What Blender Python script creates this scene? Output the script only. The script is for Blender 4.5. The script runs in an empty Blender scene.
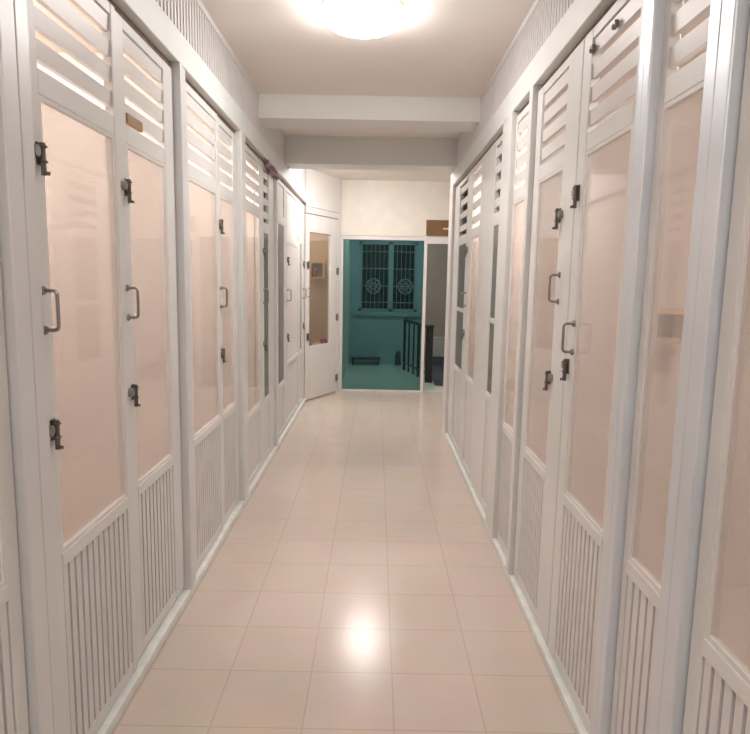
import bpy, bmesh, math, random
from mathutils import Vector, Matrix

random.seed(7)
S = bpy.context.scene
COL = S.collection

# ------------------------------------------------------------------ camera, world, exposure
F_PX = 629.1
PITCH, YAW, ROLL = 0.1362, 0.0002, 0.0192
cam_data = bpy.data.cameras.new('camera')
cam_data.sensor_fit = 'HORIZONTAL'
cam_data.sensor_width = 36.0
cam_data.lens = F_PX / 750 * 36.0
cam_data.clip_start = 0.02
cam = bpy.data.objects.new('camera', cam_data)
COL.objects.link(cam)
f = Vector((math.sin(YAW)*math.cos(PITCH), math.cos(YAW)*math.cos(PITCH), -math.sin(PITCH)))
r = Vector((math.cos(YAW), -math.sin(YAW), 0))
u = r.cross(f)
r2 = math.cos(ROLL)*r + math.sin(ROLL)*u
u2 = -math.sin(ROLL)*r + math.cos(ROLL)*u
M = Matrix((r2, u2, -f)).transposed().to_4x4()
M.translation = (0, 0, 1.45)
cam.matrix_world = M
S.camera = cam

world = bpy.data.worlds.new('world')
S.world = world
world.use_nodes = True
world.node_tree.nodes['Background'].inputs[0].default_value = (0.02, 0.03, 0.05, 1)
world.node_tree.nodes['Background'].inputs[1].default_value = 0.25

S.view_settings.view_transform = 'Standard'
S.view_settings.look = 'None'
S.view_settings.gamma = 1.0
S.view_settings.use_curve_mapping = False
S.view_settings.exposure = 0.78

LAMP = 21.5        # corridor dome lamps
ROOM = 56.0        # lamps inside the cat rooms
LANDING = 46.0  # added lamp that lights the landing, out of sight

XL, XR = -0.830, 0.686
ZC = 2.7056
HB, HT = 2.315, 2.44          # header bottom / top

# ------------------------------------------------------------------ materials
def nodes(name):
    m = bpy.data.materials.new(name)
    m.use_nodes = True
    nt = m.node_tree
    return m, nt, nt.nodes['Principled BSDF']

def plain(name, col, rough=0.5, metal=0.0, var=0.04, scale=6.0, bump=0.0, spec=0.5):
    m, nt, b = nodes(name)
    b.inputs['Roughness'].default_value = rough
    b.inputs['Metallic'].default_value = metal
    b.inputs['Specular IOR Level'].default_value = spec
    tc = nt.nodes.new('ShaderNodeTexCoord')
    n = nt.nodes.new('ShaderNodeTexNoise')
    n.inputs['Scale'].default_value = scale
    n.inputs['Detail'].default_value = 4
    rp = nt.nodes.new('ShaderNodeValToRGB')
    c = Vector(col)
    rp.color_ramp.elements[0].position = 0.3
    rp.color_ramp.elements[1].position = 0.7
    rp.color_ramp.elements[0].color = (*(c*(1-var)), 1)
    rp.color_ramp.elements[1].color = (*(c*(1+var)), 1)
    nt.links.new(tc.outputs['Object'], n.inputs['Vector'])
    nt.links.new(n.outputs['Fac'], rp.inputs['Fac'])
    nt.links.new(rp.outputs['Color'], b.inputs['Base Color'])
    if bump:
        bp = nt.nodes.new('ShaderNodeBump')
        bp.inputs['Strength'].default_value = bump
        bp.inputs['Distance'].default_value = 0.01
        nt.links.new(n.outputs['Fac'], bp.inputs['Height'])
        nt.links.new(bp.outputs['Normal'], b.inputs['Normal'])
    return m

def emit(name, col, s):
    m, nt, b = nodes(name)
    b.inputs['Base Color'].default_value = (*col, 1)
    b.inputs['Emission Color'].default_value = (*col, 1)
    b.inputs['Emission Strength'].default_value = s
    return m

def glass(name, tint, refl=0.08, haze=0.0, hazecol=(0.8, 0.75, 0.7), rough=0.03):
    m = bpy.data.materials.new(name)
    m.use_nodes = True
    nt = m.node_tree
    nt.nodes.clear()
    out = nt.nodes.new('ShaderNodeOutputMaterial')
    tr = nt.nodes.new('ShaderNodeBsdfTransparent')
    tr.inputs[0].default_value = (*tint, 1)
    df = nt.nodes.new('ShaderNodeBsdfDiffuse')
    df.inputs[0].default_value = (*hazecol, 1)
    gl = nt.nodes.new('ShaderNodeBsdfGlossy')
    gl.inputs['Roughness'].default_value = rough
    mx1 = nt.nodes.new('ShaderNodeMixShader'); mx1.inputs[0].default_value = haze
    mx2 = nt.nodes.new('ShaderNodeMixShader')
    fr = nt.nodes.new('ShaderNodeLayerWeight'); fr.inputs['Blend'].default_value = 0.25
    mul = nt.nodes.new('ShaderNodeMath'); mul.operation = 'MULTIPLY'; mul.inputs[1].default_value = refl
    nt.links.new(fr.outputs['Fresnel'], mul.inputs[0])
    nt.links.new(tr.outputs[0], mx1.inputs[1]); nt.links.new(df.outputs[0], mx1.inputs[2])
    nt.links.new(mx1.outputs[0], mx2.inputs[1]); nt.links.new(gl.outputs[0], mx2.inputs[2])
    nt.links.new(mul.outputs[0], mx2.inputs[0])
    nt.links.new(mx2.outputs[0], out.inputs[0])
    return m

def tiles(name, c1, c2, mortar, size, off, rough, msize=0.003, axis='xy', spec=0.5):
    m, nt, b = nodes(name)
    tc = nt.nodes.new('ShaderNodeTexCoord')
    sep = nt.nodes.new('ShaderNodeSeparateXYZ')
    comb = nt.nodes.new('ShaderNodeCombineXYZ')
    geo = nt.nodes.new('ShaderNodeNewGeometry')
    nt.links.new(geo.outputs['Position'], sep.inputs[0])
    for k, a in enumerate(axis):
        ad = nt.nodes.new('ShaderNodeMath'); ad.operation = 'SUBTRACT'
        ad.inputs[1].default_value = off[k]
        nt.links.new(sep.outputs['XYZ'.index(a.upper())], ad.inputs[0])
        nt.links.new(ad.outputs[0], comb.inputs[k])
    br = nt.nodes.new('ShaderNodeTexBrick')
    br.offset = 0.0; br.squash = 1.0
    br.inputs['Scale'].default_value = 1.0
    br.inputs['Brick Width'].default_value = size[0]
    br.inputs['Row Height'].default_value = size[1]
    br.inputs['Mortar Size'].default_value = msize
    br.inputs['Mortar Smooth'].default_value = 0.3
    br.inputs['Color1'].default_value = (*c1, 1)
    br.inputs['Color2'].default_value = (*c2, 1)
    br.inputs['Mortar'].default_value = (*mortar, 1)
    nt.links.new(comb.outputs[0], br.inputs['Vector'])
    n = nt.nodes.new('ShaderNodeTexNoise'); n.inputs['Scale'].default_value = 5; n.inputs['Detail'].default_value = 5
    nt.links.new(comb.outputs[0], n.inputs['Vector'])
    mix = nt.nodes.new('ShaderNodeMix'); mix.data_type = 'RGBA'; mix.blend_type = 'SOFT_LIGHT'
    mix.inputs[0].default_value = 0.22
    nt.links.new(br.outputs['Color'], mix.inputs[6]); nt.links.new(n.outputs['Color'], mix.inputs[7])
    nt.links.new(mix.outputs[2], b.inputs['Base Color'])
    b.inputs['Roughness'].default_value = rough
    b.inputs['Specular IOR Level'].default_value = spec
    bp = nt.nodes.new('ShaderNodeBump'); bp.inputs['Strength'].default_value = 0.15; bp.inputs['Distance'].default_value = 0.002
    inv = nt.nodes.new('ShaderNodeMath'); inv.operation = 'SUBTRACT'; inv.inputs[0].default_value = 1.0
    nt.links.new(br.outputs['Fac'], inv.inputs[1]); nt.links.new(inv.outputs[0], bp.inputs['Height'])
    nt.links.new(bp.outputs['Normal'], b.inputs['Normal'])
    return m

MT = {
    'floor': tiles('beige floor tile', (0.71, 0.595, 0.53), (0.69, 0.59, 0.50), (0.59, 0.48, 0.42), (0.3, 0.3), (0.085-30, 3.371-30), 0.20, spec=0.27),
    'ceiling': plain('ceiling paint', (0.88, 0.82, 0.765), 0.8, scale=2.0, var=0.02),
    'beam': plain('beam paint', (0.83, 0.82, 0.79), 0.7, scale=2.0, var=0.02),
    'white': plain('white enamel', (0.78, 0.75, 0.73), 0.4, var=0.02),
    'header': plain('header enamel', (0.77, 0.79, 0.765), 0.45, var=0.02),
    'alu': plain('brushed aluminium', (0.74, 0.78, 0.83), 0.42, metal=0.4, var=0.03, scale=3.0),
    'alupale': plain('pale aluminium', (0.74, 0.745, 0.745), 0.42, metal=0.2, var=0.03, scale=3.0),
    'frame': plain('powder coated aluminium', (0.75, 0.745, 0.725), 0.42, metal=0.0, var=0.02),
    'slat': plain('white slat panel', (0.73, 0.70, 0.69), 0.5, var=0.02),
    'kerb': plain('painted kerb', (0.82, 0.85, 0.81), 0.55, var=0.08, scale=18.0),
    'steel': plain('dull steel', (0.30, 0.28, 0.27), 0.35, metal=0.9),
    'darksteel': plain('dark steel', (0.17, 0.155, 0.145), 0.4, metal=0.7),
    'room': tiles('beige room wall tile', (0.82, 0.735, 0.675), (0.83, 0.75, 0.685), (0.79, 0.71, 0.645), (0.25, 0.05), (-30, -30), 0.35, 0.002, 'xz'),
    'roomside': tiles('beige room back tile', (0.82, 0.735, 0.675), (0.83, 0.75, 0.685), (0.79, 0.71, 0.645), (0.25, 0.05), (-30, -30), 0.35, 0.002, 'yz'),
    'pane': glass('clear pane', (0.98, 0.97, 0.965), 0.45, 0.28, (0.84, 0.75, 0.70), 0.05),
    'darkpane': glass('grey glass pane', (0.75, 0.74, 0.71), 0.5, 0.5, (0.44, 0.44, 0.41), 0.06),
    'clearpane': glass('clear door pane', (0.97, 0.97, 0.965), 0.3, 0.05, (0.8, 0.78, 0.75), 0.03),
    'nightpane': glass('night window pane', (0.6, 0.65, 0.65), 0.3, 0.0, (0.1, 0.1, 0.1), 0.03),
    'tan': plain('tan wall paint', (0.60, 0.43, 0.30), 0.6, var=0.04, scale=2.0),
    'whitepane': plain('white acrylic sheet', (0.84, 0.79, 0.76), 0.25, var=0.02),
    'teal': glass('tinted sliding glass', (0.53, 0.69, 0.67), 0.5, 0.02, (0.12, 0.35, 0.33), 0.02),
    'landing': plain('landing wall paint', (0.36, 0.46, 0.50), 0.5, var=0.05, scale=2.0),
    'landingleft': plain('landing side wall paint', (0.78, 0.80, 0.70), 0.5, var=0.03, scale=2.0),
    'landingfloor': tiles('landing floor tile', (0.80, 0.80, 0.70), (0.78, 0.78, 0.68), (0.6, 0.6, 0.54), (0.4, 0.4), (-30, -30), 0.2),
    'stairwall': plain('stair wall paint', (0.33, 0.27, 0.225), 0.8, var=0.05, scale=2.0),
    'darkblue': plain('dark stair floor', (0.07, 0.085, 0.10), 0.4),
    'black': plain('black paint', (0.012, 0.012, 0.013), 0.35),
    'wood': plain('light pine', (0.70, 0.47, 0.27), 0.5, var=0.15, scale=12),
    'tagwood': plain('weathered wood', (0.36, 0.22, 0.11), 0.6, var=0.2, scale=12),
    'brown': plain('brown board', (0.20, 0.105, 0.035), 0.5, var=0.06),
    'grille': plain('dull white grille paint', (0.42, 0.42, 0.40), 0.5),
    'steplow': plain('stair low wall paint', (0.40, 0.37, 0.33), 0.7, scale=2.0),
    'red': plain('red plastic', (0.32, 0.05, 0.03), 0.4),
    'batten': plain('dark batten', (0.27, 0.19, 0.15), 0.7, var=0.25, scale=20),
    'cloth': plain('mauve cloth', (0.33, 0.22, 0.26), 0.9, var=0.4, scale=40),
    'dark': plain('dark rubber', (0.03, 0.04, 0.04), 0.7),
    'lamp': emit('lamp diffuser', (1.0, 0.965, 0.945), LAMP),
    'lampfar': emit('far lamp diffuser', (1.0, 0.945, 0.92), LAMP*2.0),
    'roomlamp': emit('room lamp diffuser', (1.0, 0.90, 0.85), ROOM),
    'cornerlamp': emit('corner room lamp diffuser', (1.0, 0.88, 0.74), 45.0),
    'addedlandlamp': emit('added landing lamp diffuser', (0.85, 0.95, 1.0), LANDING),
    'cream': plain('cream paint', (0.8, 0.76, 0.68), 0.5),
}

# ------------------------------------------------------------------ mesh helpers
class MB:
    def __init__(s):
        s.bm = bmesh.new()
    def box(s, x0, x1, y0, y1, z0, z1, M=None):
        x0, x1 = sorted((x0, x1)); y0, y1 = sorted((y0, y1)); z0, z1 = sorted((z0, z1))
        vs = [s.bm.verts.new(v) for v in ((x0,y0,z0),(x1,y0,z0),(x1,y1,z0),(x0,y1,z0),(x0,y0,z1),(x1,y0,z1),(x1,y1,z1),(x0,y1,z1))]
        if M is not None:
            for v in vs: v.co = M @ v.co
        for q in ((0,3,2,1),(4,5,6,7),(0,1,5,4),(1,2,6,5),(2,3,7,6),(3,0,4,7)):
            s.bm.faces.new([vs[i] for i in q])
        return s
    def cyl(s, a, b, r0, r1=None, n=12):
        a, b = Vector(a), Vector(b)
        r1 = r0 if r1 is None else r1
        d = (b-a).normalized()
        x = d.orthogonal().normalized(); y = d.cross(x)
        A, B = [], []
        for i in range(n):
            t = 2*math.pi*i/n
            o = x*math.cos(t)+y*math.sin(t)
            A.append(s.bm.verts.new(a+o*r0)); B.append(s.bm.verts.new(b+o*r1))
        for i in range(n):
            j = (i+1) % n
            s.bm.faces.new((A[i], A[j], B[j], B[i]))
        s.bm.faces.new(A[::-1]); s.bm.faces.new(B)
        return s
    def tube(s, pts, r, n=10):
        pts = [Vector(p) for p in pts]
        rings = []
        ref = None
        for i, p in enumerate(pts):
            t = (pts[min(i+1, len(pts)-1)] - pts[max(i-1, 0)]).normalized()
            if ref is None:
                ref = t.orthogonal().normalized()
            x = (ref - t*ref.dot(t)).normalized(); ref = x
            y = t.cross(x)
            rings.append([s.bm.verts.new(p + (x*math.cos(2*math.pi*k/n)+y*math.sin(2*math.pi*k/n))*r) for k in range(n)])
        for A, B in zip(rings, rings[1:]):
            for k in range(n):
                j = (k+1) % n
                s.bm.faces.new((A[k], A[j], B[j], B[k]))
        s.bm.faces.new(rings[0][::-1]); s.bm.faces.new(rings[-1])
        return s
    def ring(s, c, R, r, axis=(0,1,0), n=28, k=8):
        c = Vector(c); ax = Vector(axis).normalized(); x = ax.orthogonal().normalized(); y = ax.cross(x)
        rs = []
        for i in range(n):
            t = 2*math.pi*i/n; o = x*math.cos(t)+y*math.sin(t)
            rs.append([s.bm.verts.new(c + o*(R + r*math.cos(2*math.pi*j/k)) + ax*r*math.sin(2*math.pi*j/k)) for j in range(k)])
        for i in range(n):
            A, B = rs[i], rs[(i+1) % n]
            for j in range(k):
                l = (j+1) % k
                s.bm.faces.new((A[j], A[l], B[l], B[j]))
        return s
    def lathe(s, prof, c=(0,0,0), n=32):
        c = Vector(c); rings = []
        for (R, z) in prof:
            if R < 1e-6:
                rings.append([s.bm.verts.new(c+Vector((0,0,z)))])
            else:
                rings.append([s.bm.verts.new(c+Vector((R*math.cos(2*math.pi*k/n), R*math.sin(2*math.pi*k/n), z))) for k in range(n)])
        for A, B in zip(rings, rings[1:]):
            for k in range(n):
                j = (k+1) % n
                vs = []
                for v in (A[k % len(A)], A[j % len(A)], B[j % len(B)], B[k % len(B)]):
                    if v not in vs: vs.append(v)
                if len(vs) > 2: s.bm.faces.new(vs)
        return s
    def build(s, name, mat, parent=None, loc=(0,0,0), bevel=0.0, smooth=False):
        bmesh.ops.recalc_face_normals(s.bm, faces=s.bm.faces)
        me = bpy.data.meshes.new(name)
        s.bm.to_mesh(me); s.bm.free()
        if smooth:
            for p in me.polygons: p.use_smooth = True
        me.materials.append(MT[mat])
        o = bpy.data.objects.new(name, me)
        COL.objects.link(o)
        o.location = loc
        if parent: o.parent = parent
        if bevel:
            b = o.modifiers.new('edge', 'BEVEL'); b.width = bevel; b.segments = 2; b.limit_method = 'ANGLE'
        return o

def struct(o):
    o['kind'] = 'structure'
    return o
def tag(o, label, cat, group=None):
    o['label'] = label; o['category'] = cat; o['kind'] = 'thing'
    if group: o['group'] = group
    return o
def empty(name, loc, rz=0.0):
    o = bpy.data.objects.new(name, None); COL.objects.link(o)
    o.empty_display_size = 0.1
    o.location = loc; o.rotation_euler = (0, 0, rz)
    return o

# ------------------------------------------------------------------ room shell
YN = -1.6          # behind the camera
YE = 8.2           # end partition
struct(MB().box(-2.1, 2.0, YN, YE+0.02, -0.12, 0.0).build('floor', 'floor'))
struct(MB().box(-2.1, 2.0, YN, 11.2, ZC, ZC+0.12).build('ceiling', 'ceiling'))
struct(MB().box(-2.1, 2.0, YN-0.1, YN, 0, ZC).build('wall_near', 'beam'))
struct(MB().box(-2.2, -2.1, YN-0.1, 9.6, 0, ZC).build('wall_left', 'roomside'))
struct(MB().box(2.0, 2.1, YN-0.1, 11.2, 0, ZC).build('wall_right', 'roomside'))

PD = 0.06          # depth of the front (frames) behind the corridor plane
# solid wall pieces behind the camera
struct(MB().box(XL-PD, XL, YN, 0.18, 0, HB).build('wall_left_near', 'white'))
struct(MB().box(XR, XR+PD, YN, 0.18, 0, HB).build('wall_right_near', 'white'))

# kerbs
for nm, X, s, y1 in (('baseboard_left', XL, -1, 7.40), ('baseboard_right', XR, 1, 6.06)):
    struct(MB().box(X-s*0.012, X+s*0.10, YN, y1, 0, 0.042).build(nm, 'kerb', bevel=0.006))
# headers and slatted panels above them
k = 1
for X, s, y1 in ((XL, -1, 7.40), (XR, 1, 6.06)):
    struct(MB().box(X-s*0.012, X+s*0.09, YN, y1, HB, HT).build('trim_%d' % k, 'header', bevel=0.004)); k += 1
    m = MB()
    m.box(X+s*0.022, X+s*0.05, YN, y1, HT, ZC)
    m.box(X, X+s*0.03, YN, y1, ZC-0.03, ZC)
    y = YN+0.02
    while y < min(y1, 3.95):
        m.box(X+s*0.004, X+s*0.024, y, y+0.022, HT, ZC-0.03); y += 0.042
    m.box(X+s*0.004, X+s*0.024, 4.0, y1, HT, ZC-0.03)
    struct(m.build('trim_%d' % k, 'slat')); k += 1
    # brown batten showing in the gap under the header
    struct(MB().box(X+s*0.025, X+s*0.045, 0.2, y1, HB-0.035, HB).build('trim_%d' % k, 'batten')); k += 1
# ceiling beams
struct(MB().box(XL-0.02, XR+0.02, 4.525, 4.83, 2.548, ZC).build('ceiling_beam', 'beam'))
struct(MB().box(-2.1, 2.0, 5.77, 6.05, 2.467, ZC).build('ceiling_beam', 'beam'))

# ------------------------------------------------------------------ cat rooms behind the fronts
RC = 2.36
def rooms(side, X, s, back, spans):
    ys = sorted({round(v, 3) for a, b, l in spans for v in (a, b)})
    struct(MB().box(X+s*PD, back, ys[0], ys[-1], RC, RC+0.04).build('ceiling_%s_rooms' % side, 'ceiling'))
    for i, y in enumerate(ys):
        struct(MB().box(X+s*(PD+0.003), back, y-0.02, y+0.02, 0, RC).build('wall_%s_partition_%d' % (side, i+1), 'room'))
    for i, (a, b, lit) in enumerate(spans):
        if not lit: continue
        L = empty('room_lamp', ((X+back)/2, (a+b)/2, RC-0.05))
        MB().lathe([(0.0, 0.05), (0.13, 0.05), (0.13, 0.03), (0.0, 0.03)]).build('lamp_base', 'cream', L)
        MB().lathe([(0.12, 0.03), (0.115, 0.01), (0.08, -0.008), (0.0, -0.014)]).build('diffuser', 'roomlamp', L, smooth=True)
        tag(L, 'round ceiling lamp in the room %s' % lit, 'lamp', 'lamps inside the cat rooms')
rooms('left', XL, -1, -2.1, [(0.2, 1.51, 'behind the nearest left front'), (1.51, 2.77, 'behind the left door with the wooden tag'),
      (2.77, 3.95, 'behind the second left front'), (3.95, 4.66, 'behind the narrow beige left pane'),
      (4.66, 5.92, ''), (5.92, 7.36, 'behind the solid white left door')])
rooms('right', XR, 1, 2.0, [(0.2, 2.945, 'behind the near right fronts'), (2.945, 3.48, 'behind the beige right pane past the silver post'),
      (3.48, 4.33, ''), (4.33, 4.98, 'behind the pink right pane'), (4.98, 6.04, '')])

# small wooden cat step on the partition behind the near right panels
cs = empty('cat_step', (1.29, 2.922, 1.20))
for zz in (0.0, 0.13): MB().box(-0.10, 0.10, -0.16, 0, zz, zz+0.018).build('board', 'wood', cs)
for sx in (-0.10, 0.082): MB().box(sx, sx+0.018, -0.16, 0, 0.018, 0.13).build('side', 'wood', cs)
MB().box(-0.082, 0.082, -0.012, -0.002, 0.018, 0.13).build('back_board', 'brown', cs)
tag(cs, 'small wooden wall box in the cat room behind the narrow right pane', 'shelf')

# ------------------------------------------------------------------ hardware
def P(s, a, d, z):
    """along, depth into the room, height -> local xyz"""
    return (s*d, a, z)
def pull_handle(s, a, z, root, d0=0.0, h=0.10, out=0.036, lean=0.0):
    m = MB()
    pts = []
    n = 6
    z0, z1 = z-h/2, z+h/2
    rr = 0.012
    pts.append(P(s, a, d0, z1)); pts.append(P(s, a, d0-out+rr, z1))
    for i in range(1, n+1):
        t = math.pi/2*i/n
        pts.append(P(s, a, d0-out+rr-rr*math.sin(t), z1-rr+rr*math.cos(t)))
    for i in range(0, n+1):
        t = math.pi/2*i/n
        pts.append(P(s, a, d0-out+rr-rr*math.cos(t), z0+rr-rr*math.sin(t)))
    pts.append(P(s, a, d0, z0))
    m.tube(pts, 0.0048, 8)
    for zz in (z0, z1):
        m.cyl(P(s, a, d0+0.001, zz), P(s, a, d0-0.006, zz), 0.0125, 0.010, 14)
    return m.build('handle', 'steel', root)
def bolt(s, a, z, root, d0=0.0, flip=1, h=0.078):
    """door bolt: round rosette plus a standing barrel with a knob"""
    m = MB()
    m.cyl(P(s, a-0.014*flip, d0+0.001, z+0.012), P(s, a-0.014*flip, d0-0.014, z+0.012), 0.0165, 0.014, 18)
    o = m.build('bolt', 'steel', root)
    b = MB()
    a2 = a + 0.012*flip
    b.box(s*d0, s*(d0-0.004), a2-0.011, a2+0.011, z-0.018, z+0.036)
    b.cyl(P(s, a2, d0-0.012, z-h*0.55), P(s, a2, d0-0.012, z+h*0.45), 0.0066, None, 10)
    for zz in (z-0.010, z+0.026):
        b.ring(P(s, a2, d0-0.012, zz), 0.0085, 0.003, (0, 0, 1), 14, 6)
    b.cyl(P(s, a2, d0-0.012, z-h*0.45), P(s, a2, d0-0.026, z-h*0.5), 0.004, 0.005, 10)
    b.build('barrel', 'darksteel', o)
    return o

# ------------------------------------------------------------------ cubicle fronts
def front(side, y0, y1, label, cat, name, zr=0.70, zt=1.89, st=(0.05, 0.05), pane='pane', d0=0.008, zb=0.045, bars=(),
          louvre=True, nsl=4, handle=None, bolts=(), slats=True, flat=False, zlo=None, wide=0.04, hin=0):
    X, s = (XL, -1) if side == 'L' else (XR, 1)
    root = empty(name, (X, y0, 0))
    W = y1-y0
    th = 0.032
    d1 = d0+th
    ztop = HB-0.03
    zlo = zlo if zlo is not None else zb+0.045
    a0, a1 = st[0], W-st[1]
    fr = MB()
    fr.box(s*d0, s*d1, 0, a0, zb, ztop)
    fr.box(s*d0, s*d1, a1, W, zb, ztop)
    fr.box(s*(d0+0.001), s*(d1-0.001), a0, a1, zb, zlo)
    fr.box(s*(d0-0.002), s*(d1-0.001), a0, a1, zr-wide, zr)
    fr.box(s*(d0+0.001), s*(d1-0.001), a0, a1, zt, zt+0.062)
    fr.box(s*(d0+0.001), s*(d1-0.001), a0, a1, ztop-0.035, ztop)
    for zz in bars:
        fr.box(s*(d0+0.002), s*(d1-0.002), a0, a1, zz-0.016, zz+0.016)
    fr.build('frame', 'frame', root, bevel=0.003)
    MB().box(s*(d0+0.006), s*(d0+0.011), a0-0.004, a1+0.004, zr-0.004, zt+0.004).build('pane', pane, root)
    # glazing bead round the pane
    g = MB(); w = 0.012
    for dd in (d0+0.002,):
        g.box(s*dd, s*(dd+0.010), a0, a0+w, zr, zt); g.box(s*dd, s*(dd+0.010), a1-w, a1, zr, zt)
        g.box(s*dd, s*(dd+0.010), a0+w, a1-w, zr, zr+w); g.box(s*dd, s*(dd+0.010), a0+w, a1-w, zt-w, zt)
    g.build('glazing_bead', 'white', root)
    # lower slatted panel
    m = MB()
    m.box(s*(d0+0.022), s*(d0+0.028), a0-0.004, a1+0.004, zlo-0.004, zr-wide+0.004)
    if slats:
        y = a0+0.008
        sw, gp = (0.026, 0.012)
        n = max(1, round((a1-a0)/(sw+gp)))
        pt = (a1-a0)/n
        for i in range(n):
            m.box(s*(d0+0.003), s*(d0+0.0225), a0+i*pt+gp/2, a0+(i+1)*pt-gp/2, zlo-0.001, zr-wide+0.001)
    else:
        m.box(s*(d0+0.010), s*(d0+0.0225), a0, a1, zlo-0.001, zr-wide+0.001)
    m.build('slat_panel', 'slat', root)
    # louvre slats above the transom
    if louvre:
        m = MB()
        zs0, zs1 = zt+0.062, ztop-0.035
        pt = (zs1-zs0)/nsl
        for i in range(nsl):
            zc = zs0+pt*(i+0.5)+0.011
            R = Matrix.Translation((s*(d0+0.016), (a0+a1)/2, zc)) @ Matrix.Rotation(s*math.radians(-3), 4, 'Y')
            m.box(-0.008, 0.008, a0-(a0+a1)/2-0.003, a1-(a0+a1)/2+0.003, -0.0235, 0.0235, R)
        m.build('louvre', 'white', root)
    else:
        MB().box(s*(d0+0.010), s*(d0+0.022), a0-0.003, a1+0.003, zt+0.06, ztop-0.034).build('top_panel', 'white', root)
    if handle:
        for (a, z) in handle: pull_handle(s, a, z, root, d0)
    for bl in bolts:
        a, z = bl[:2]; bolt(s, a, z, root, d0, bl[2] if len(bl) > 2 else 1)
    tag(root, label, cat, 'cat room doors' if cat == 'door' else 'cat room glazed panels')
    return root

HW = ((1.735,), (1.04,))
D, G = 'cubicle_door', 'glazed_panel'
# ---- left side
front('L', 0.22, 1.42, 'broad glazed panel cut by the left picture edge', 'panel', G, zr=0.74)
front('L', 1.56, 2.108, 'left front with slats below and no handle, just before the wooden-tag door', 'panel', G, zr=0.70, st=(0.06, 0.035),
      handle=[(0.03, 1.36)], bolts=[(0.03, 1.735), (0.03, 1.04)])
t = front('L', 2.114, 2.69, 'louvred left door with pull handle and a wooden tag in its louvre', 'door', D, zr=0.70, st=(0.075, 0.11),
          d0=0.016, zb=0.055, handle=[(0.035, 1.36)], bolts=[(0.04, 1.735), (0.04, 1.04)])
MB().box(-0.014, -0.03, 0.085, 0.225, 1.958, 1.992).build('wooden_tag', 'tagwood', t, bevel=0.002)
front('L', 2.793, 3.392, 'beige left panel just past the first thick aluminium post', 'panel', G, zr=0.70, st=(0.07, 0.03))
t = front('L', 3.40, 3.86, 'louvred left door with pull handle just past the first thick post', 'door', D, zr=0.69, st=(0.06, 0.09),
          d0=0.016, handle=[(0.03, 1.345)], bolts=[(0.03, 1.725), (0.03, 1.03)])
front('L', 4.024, 4.66, 'beige pane between two white stiles, beside the first dark left pane', 'panel', G, zr=0.535, st=(0.04, 0.10), slats=False)
front('L', 4.666, 5.195, 'left door with the nearer of the two dark grey panes', 'door', D, zr=0.53, zt=1.80, st=(0.06, 0.24), pane='darkpane',
      slats=False, louvre=True, handle=[(0.04, 1.32)], bolts=[(0.04, 1.64), (0.04, 0.955)])
front('L', 5.27, 5.885, 'left panel with the farther of the two dark grey panes', 'panel', G, zr=0.52, zt=1.93, st=(0.04, 0.12), pane='darkpane',
      slats=False, louvre=False)
front('L', 5.90, 6.86, 'solid white left door with a slim pull handle, past the dark panes', 'door', D, zr=0.66, zt=1.79, st=(0.04, 0.06), pane='whitepane',
      slats=False, louvre=False, handle=[(0.06, 1.30)], bolts=[(0.06, 1.62), (0.06, 0.90)])
front('L', 6.90, 7.36, 'narrow white left front with a slit of dark glass, beside the corner door', 'panel', G, zr=0.66, zt=1.85, st=(0.06, 0.22), pane='darkpane',
      slats=False, louvre=False, handle=[(0.34, 1.29)], bolts=[(0.34, 1.62), (0.34, 0.92)])
# ---- right side
front('R', 0.22, 1.27, 'glazed panel cut by the right picture edge', 'panel', G, zr=0.73)
front('R', 1.395, 1.648, 'narrow glazed panel between two blue-grey posts on the right', 'panel', G, zr=0.715, st=(0.014, 0.03))
t = front('R', 1.748, 2.278, 'louvred right door with one pull handle beside the blue-grey post', 'door', D, zr=0.70, st=(0.055, 0.085),
          handle=[(0.454, 1.265)], bolts=[(0.504, 1.755, -1), (0.504, 1.15, -1)], zt=1.892)
for a in (0.224, 0.42):
    m = MB()
    m.box(0.012, 0.000, a, a+0.026, 2.205, 2.225); m.cyl((0.006, a+0.013, 2.21), (-0.004, a+0.013, 2.21), 0.006)
    m.build('clip', 'darksteel', t)
front('R', 2.286, 2.90, 'louvred right door with a looped handle, two bolts and a beige pane', 'door', D, zr=0.70, st=(0.165, 0.085),
      handle=[(0.125, 1.435)], bolts=[(0.155, 1.70), (0.165, 1.075)], zt=1.892)
front('R', 2.972, 3.33, 'slim beige right panel just past the looped-handle door', 'panel', G, zr=0.70, st=(0.045, 0.02), zt=1.86)
front('R', 3.60, 4.352, 'right door with a dark pane crossed by a white bar', 'door', D, zr=0.775, st=(0.03, 0.48), pane='darkpane', zt=1.80,
      slats=False, bars=(1.225,))
front('R', 4.36, 4.985, 'right door with a pink pane between two dark panes', 'door', D, zr=0.745, st=(0.02, 0.24), zt=1.78, slats=False,
      bolts=[(0.55, 1.69), (0.55, 1.05)], handle=[(0.55, 1.32)])
front('R', 4.995, 5.80, 'right panel with a greenish dark pane at the far end', 'panel', G, zr=0.735, st=(0.02, 0.33), pane='darkpane', zt=1.77, slats=False, bars=(1.225,))

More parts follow.
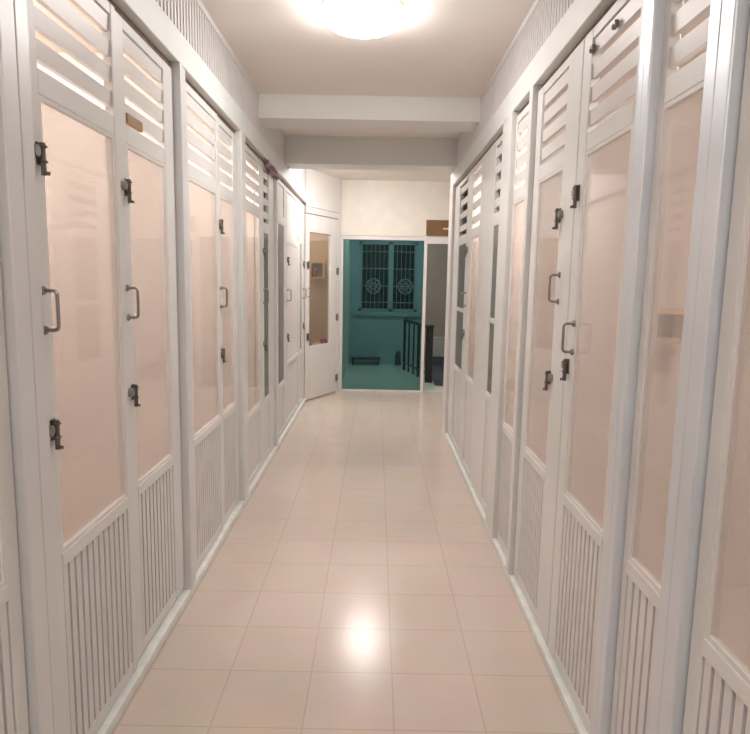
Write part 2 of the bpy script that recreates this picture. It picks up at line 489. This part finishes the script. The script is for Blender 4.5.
# ---- posts
def post(side, y0, y1, label, mat='alu', proud=0.016, split=True):
    X, s = (XL, -1) if side == 'L' else (XR, 1)
    W = y1-y0
    m = MB()
    if split:
        c = W*0.52
        m.box(-s*proud, s*0.05, 0, c-0.005, 0.04, HB)
        m.box(-s*(proud-0.006), s*0.05, c+0.005, W, 0.04, HB)
        m.box(s*0.004, s*0.048, c-0.006, c+0.006, 0.04, HB)
    else:
        m.box(-s*proud, s*0.05, 0, W, 0.04, HB)
    o = m.build('aluminium_post', mat, None, (X, y0, 0), bevel=0.004)
    tag(o, label, 'post', 'aluminium posts')
post('L', 1.425, 1.555, 'grey aluminium post nearest the left picture edge', 'alupale')
post('L', 2.697, 2.788, 'thick grey post just past the wooden-tag door on the left', 'alupale')
post('L', 3.868, 4.016, 'white post on the left between the second door and the narrow beige pane', 'frame')
post('L', 5.20, 5.262, 'slim white post on the left between the two dark panes', 'frame', split=False)
post('R', 1.275, 1.388, 'blue-grey aluminium post nearest the right picture edge')
post('R', 1.654, 1.742, 'thick blue-grey aluminium post before the right door with one pull handle')
post('R', 2.905, 2.966, 'slim white post just past the looped-handle door on the right', 'frame', split=False)
post('R', 3.336, 3.594, 'broad white post between the beige right panel and the barred dark pane', 'frame')
post('R', 5.806, 6.06, 'broad white corner post ending the right row by the stairs', 'white', split=False)

# mauve cloth tucked under the left header
m = MB()
pts = [(0.006*math.sin(i*1.3), i*0.04, 0.012*math.sin(i*0.9)) for i in range(13)]
m.tube(pts, 0.017, 8)
pts = [(0.004*math.cos(i*1.1), i*0.04+0.03, 0.028+0.008*math.cos(i*1.7)) for i in range(11)]
m.tube(pts, 0.014, 8)
tag(m.build('rolled_cloth', 'cloth', None, (XL+0.016, 4.72, 2.262), smooth=True), 'mauve cloth tucked under the left header above the dark panes', 'cloth')

# ------------------------------------------------------------------ angled corner door and its room
A = Vector((-0.825, 7.385, 0)); B = Vector((-0.465, 8.13, 0))
L = (B-A).length
rz = math.atan2((B-A).x*-1, (B-A).y)
cd = empty('corner_door', A, rz)     # local +y runs along the leaf, +x faces the corridor
def corner():
    W = L; th = 0.035
    fr = MB()
    a0, a1 = 0.085, W-0.25
    zr, zt = 0.66, 2.0
    fr.box(-th, 0, 0, a0, 0.02, 2.2); fr.box(-th, 0, a1, W-0.075, 0.02, 2.2)
    fr.box(-th, 0, a0, a1, 0.02, zr); fr.box(-th, 0, a0, a1, zt, 2.2)
    fr.build('leaf', 'white', cd, bevel=0.003)
    MB().box(-0.022, -0.016, a0-0.004, a1+0.004, zr-0.004, zt+0.004).build('pane', 'clearpane', cd)
    j = MB(); j.box(-0.05, 0.004, W-0.07, W, 0.0, 2.28); j.box(-0.05, 0.004, 0.0, W-0.07, 2.21, 2.28)
    j.build('door_frame', 'white', cd, bevel=0.003)
    for z in (0.20, 0.98, 1.56):
        h_ = MB(); h_.cyl((0.010, W-0.073, z-0.045), (0.010, W-0.073, z+0.045), 0.010); h_.box(0, 0.006, W-0.105, W-0.045, z-0.04, z+0.04)
        h_.build('hinge', 'steel', cd)
    for z in (1.62, 0.78):
        o = MB().box(0, 0.012, 0.02, 0.055, z-0.035, z+0.035).build('bolt', 'steel', cd)
        MB().cyl((0.018, 0.037, z-0.05), (0.018, 0.037, z+0.04), 0.008).build('barrel', 'darksteel', o)
    m = MB(); m.tube([(0, 0.05, 1.25), (0.035, 0.05, 1.25), (0.04, 0.05, 1.255), (0.04, 0.05, 1.345), (0.035, 0.05, 1.35), (0, 0.05, 1.35)], 0.005)
    m.build('handle', 'steel', cd)
corner()
tag(cd, 'white angled corner door with a clear pane and three steel hinges', 'door')
struct(MB().box(-2.1, -0.46, 9.2, 9.3, 0, ZC).build('wall_left_back', 'tan'))
struct(MB().box(-2.1, XL-0.02, 7.40, 7.44, 0, ZC).build('wall_left_far', 'tan'))
# wall over the angled door
m = MB()
Ma = Matrix.Translation(A) @ Matrix.Rotation(rz, 4, 'Z')
m.box(-0.05, 0.004, 0, L, 2.285, ZC, Ma)
struct(m.build('wall_left_corner', 'white'))
# wooden cubby on the back wall of the corner room and the dark red thing in it
cub = empty('wall_cubby', (-0.855, 9.2, 1.465))
m = MB(); w, h_, d_ = 0.20, 0.24, 0.10
m.box(-w/2, w/2, -d_, 0, 0, 0.018); m.box(-w/2, w/2, -d_, 0, h_-0.018, h_)
m.box(-w/2, -w/2+0.018, -d_, 0, 0.018, h_-0.018); m.box(w/2-0.018, w/2, -d_, 0, 0.018, h_-0.018)
m.build('box_frame', 'wood', cub)
MB().box(-w/2+0.018, w/2-0.018, -0.008, -0.001, 0.018, h_-0.018).build('back_board', 'batten', cub)
tag(cub, 'small square wooden wall cubby seen through the corner door pane', 'shelf')
m = MB(); m.lathe([(0.0, 0.0), (0.032, 0.0), (0.04, 0.03), (0.03, 0.07), (0.022, 0.085), (0.03, 0.10), (0.028, 0.125), (0.0, 0.135)], n=20)
for sx in (-1, 1): m.cyl((sx*0.018, 0, 0.12), (sx*0.026, 0, 0.155), 0.012, 0.002, 8)
tag(m.build('toy_cat', 'red', None, (-0.89, 9.15, 1.4835), smooth=True), 'small dark red ornament inside the wooden wall cubby', 'ornament')
sh = empty('low_shelf', (-0.75, 9.2, 0.0))
m = MB(); m.box(-0.16, 0.16, -0.22, 0, 0.51, 0.53); m.build('shelf_board', 'cream', sh)
for sx in (-0.14, 0.14):
    for yy in (-0.2, -0.03): MB().box(sx-0.012, sx+0.012, yy-0.012, yy+0.012, 0.0, 0.51).build('leg', 'cream', sh)
tag(sh, 'pale stand inside the corner room holding a red bowl', 'stand')
bw = MB().lathe([(0.0, 0.0), (0.05, 0.0), (0.055, 0.01), (0.078, 0.06), (0.072, 0.06), (0.05, 0.014), (0.0, 0.012)], n=24).build('food_bowl', 'red', None, (-0.735, 9.09, 0.53), smooth=True)
tag(bw, 'dark red bowl low behind the corner door pane', 'bowl')
RL = empty('room_lamp', (-1.3, 8.5, ZC-0.05))
MB().lathe([(0.0, 0.05), (0.13, 0.05), (0.13, 0.03), (0.0, 0.03)]).build('lamp_base', 'cream', RL)
MB().lathe([(0.12, 0.03), (0.115, 0.01), (0.08, -0.008), (0.0, -0.014)]).build('diffuser', 'cornerlamp', RL, smooth=True)
tag(RL, 'small round ceiling lamp inside the room behind the corner door', 'lamp')

# ------------------------------------------------------------------ end partition, landing and stairs
struct(MB().box(-0.52, 2.0, YE-0.01, YE+0.07, 2.02, ZC).build('wall_end', 'cream'))
gp = empty('glass_partition', (-0.462, YE, 0))
fr = MB()
fr.box(0.0, 0.028, 0, 0.05, 0, 2.02); fr.box(1.065, 1.105, -0.01, 0.06, 0, 2.02)
fr.box(0.028, 1.065, 0.0, 0.05, 0.0, 0.022); fr.box(0.028, 1.065, 0.0, 0.05, 1.97, 2.02)
fr.build('frame', 'white', gp, bevel=0.003)
MB().box(0.024, 1.069, 0.02, 0.028, 0.018, 1.974).build('pane', 'teal', gp)
tag(gp, 'tall teal tinted glass partition in a white frame at the corridor end', 'glass partition')
ln = MB().box(0.643, 1.995, YE+0.0, YE+0.05, 1.935, 2.018).build('lintel_bar', 'white')
struct(ln); ln.name = 'trim_7'
# brown plaque above the opening
sg = empty('wall_sign', (0.79, YE-0.012, 2.03))
MB().box(-0.17, 0.17, -0.012, 0.0, 0.0, 0.20).build('board', 'brown', sg, bevel=0.004)
MB().box(0.045, 0.115, -0.015, -0.011, 0.085, 0.10).build('lettering', 'cream', sg)['label'] = 'white painted stroke'
tag(sg, 'brown plaque with a white stroke above the opening to the stairs', 'sign')

YB = 11.0
struct(MB().box(-0.55, 2.0, YE+0.02, YB+0.15, -0.12, 0.0).build('floor_landing', 'landingfloor'))
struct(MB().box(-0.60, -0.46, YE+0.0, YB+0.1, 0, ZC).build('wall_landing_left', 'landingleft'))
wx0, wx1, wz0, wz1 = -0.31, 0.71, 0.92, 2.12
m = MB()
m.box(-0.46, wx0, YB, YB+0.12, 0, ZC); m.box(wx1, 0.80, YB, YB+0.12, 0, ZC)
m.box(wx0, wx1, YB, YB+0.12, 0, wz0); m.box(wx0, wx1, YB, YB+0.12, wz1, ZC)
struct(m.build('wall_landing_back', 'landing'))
struct(MB().box(0.80, 2.0, YB, YB+0.12, 0, ZC).build('wall_stair_back', 'stairwall'))
struct(MB().box(1.0, 2.0, 10.86, YB, 0.17, 0.50).build('wall_stair_low', 'steplow'))
struct(MB().box(1.0, 2.0, 10.84, YB, 0, 0.17).build('baseboard_stair', 'darkblue'))
struct(MB().box(0.86, 2.0, 8.75, 10.86, 0.0, 0.012).build('floor_stairs', 'darkblue'))
# window
wn = MB()
wn.box(wx0, wx1, YB+0.02, YB+0.08, wz0, wz0+0.05); wn.box(wx0, wx1, YB+0.02, YB+0.08, wz1-0.05, wz1)
wn.box(wx0, wx0+0.05, YB+0.02, YB+0.08, wz0, wz1); wn.box(wx1-0.05, wx1, YB+0.02, YB+0.08, wz0, wz1)
wn.box(0.21, 0.29, YB+0.02, YB+0.08, wz0, wz1)
w1 = struct(wn.build('window_1', 'landing'))
MB().box(wx0-0.06, wx1+0.06, YB-0.05, YB+0.01, wz0-0.07, wz0).build('window_sill', 'landing', w1)
MB().box(wx0+0.04, wx1-0.04, YB+0.048, YB+0.053, wz0+0.04, wz1-0.04).build('window_pane', 'nightpane', w1)
gr = MB()
n = 13
for i in range(n):
    x = wx0+0.06+(wx1-wx0-0.12)*i/(n-1)
    gr.cyl((x, YB+0.01, wz0+0.02), (x, YB+0.01, wz1-0.02), 0.0042, None, 8)
for z in (1.08, 1.36, 1.66, 1.95):
    gr.cyl((wx0+0.02, YB+0.004, z), (wx1-0.02, YB+0.004, z), 0.006, None, 8)
for cx in (-0.05, 0.50):
    gr.ring((cx, YB-0.002, 1.36), 0.125, 0.008); gr.ring((cx, YB-0.002, 1.36), 0.05, 0.008)
    for kk in range(4):
        t = math.pi/4+kk*math.pi/2
        gr.ring((cx+0.085*math.cos(t), YB-0.002, 1.36+0.085*math.sin(t)), 0.034, 0.006, n=18)
gg = gr.build('window_grille', 'grille', None)
tag(gg, 'white wrought bars with round rosettes across the dark landing window', 'grille')
# low dark tray and small object by the landing wall
ob = empty('shoe_tray', (-0.16, YB-0.14, 0.0))
m = MB(); m.box(-0.25, 0.25, -0.1, 0.1, 0.10, 0.125); m.build('tray_board', 'dark', ob)
for sx in (-0.22, 0.22):
    for yy in (-0.08, 0.08): MB().box(sx-0.012, sx+0.012, yy-0.012, yy+0.012, 0.0, 0.10).build('foot', 'dark', ob)
tag(ob, 'low dark tray on the landing floor behind the teal glass', 'tray')
m = MB().lathe([(0.0, 0.0), (0.055, 0.0), (0.06, 0.02), (0.045, 0.12), (0.05, 0.2), (0.03, 0.235), (0.015, 0.25), (0.0, 0.25)], n=20)
tag(m.build('floor_jar', 'dark', None, (0.40, YB-0.12, 0.0), smooth=True), 'small dark jar on the landing floor near the black railing', 'jar')
# black railing
rl = empty('stair_railing', (0.78, 9.06, 0.0))
m = MB(); m.box(-0.05, 0.05, -0.05, 0.05, 0, 0.80); m.lathe([(0.072, 0.80), (0.072, 0.825), (0.04, 0.84), (0.0, 0.845)], n=4)
m.build('newel', 'black', rl, bevel=0.004)
q = (-0.30, 1.25)
m = MB(); m.cyl((0, 0, 0.79), (q[0], q[1], 0.83), 0.028, None, 10); m.cyl((0, 0, 0.12), (q[0], q[1], 0.12), 0.016, None, 8)
m.build('handrail', 'black', rl)
for i in range(1, 6):
    t_ = i/5
    MB().cyl((q[0]*t_, q[1]*t_, 0.0), (q[0]*t_, q[1]*t_, 0.80+0.03*t_), 0.022 if i in (2, 5) else 0.014, None, 8).build('baluster', 'black', rl)
tag(rl, 'black metal stair railing with a square newel beside the landing', 'railing')

# ------------------------------------------------------------------ corridor lamps
for (x, y, lab) in ((-0.09, -0.72, 'added dome lamp out of view behind the camera, lighting the near corridor'), (-0.088, 3.12, 'round glowing dome lamp at the top of the picture'), (-0.08, 6.78, 'round glowing dome lamp beyond the second ceiling beam')):  # the lamp behind the camera is added to brighten the near corridor
    c = empty('ceiling_light', (x, y, ZC))
    MB().lathe([(0.0, 0.0), (0.197, 0.0), (0.197, -0.024), (0.0, -0.024)], n=40).build('lamp_base', 'cream', c)
    MB().lathe([(0.194, -0.022), (0.199, -0.034), (0.196, -0.048), (0.184, -0.06), (0.155, -0.08), (0.10, -0.096), (0.0, -0.104)], n=40).build('diffuser', 'lampfar' if y > 5 else 'lamp', c, smooth=True)
    tag(c, lab, 'lamp', 'corridor dome lamps')
c = empty('ceiling_light', (0.3, 9.7, ZC))  # added unseen lamp to light the landing behind the glass
MB().lathe([(0.0, 0.0), (0.15, 0.0), (0.15, -0.02), (0.0, -0.02)], n=32).build('lamp_base', 'cream', c)
MB().lathe([(0.14, -0.02), (0.13, -0.04), (0.08, -0.06), (0.0, -0.068)], n=32).build('diffuser', 'addedlandlamp', c, smooth=True)
tag(c, 'added round lamp lighting the landing, hidden by the end wall', 'lamp')
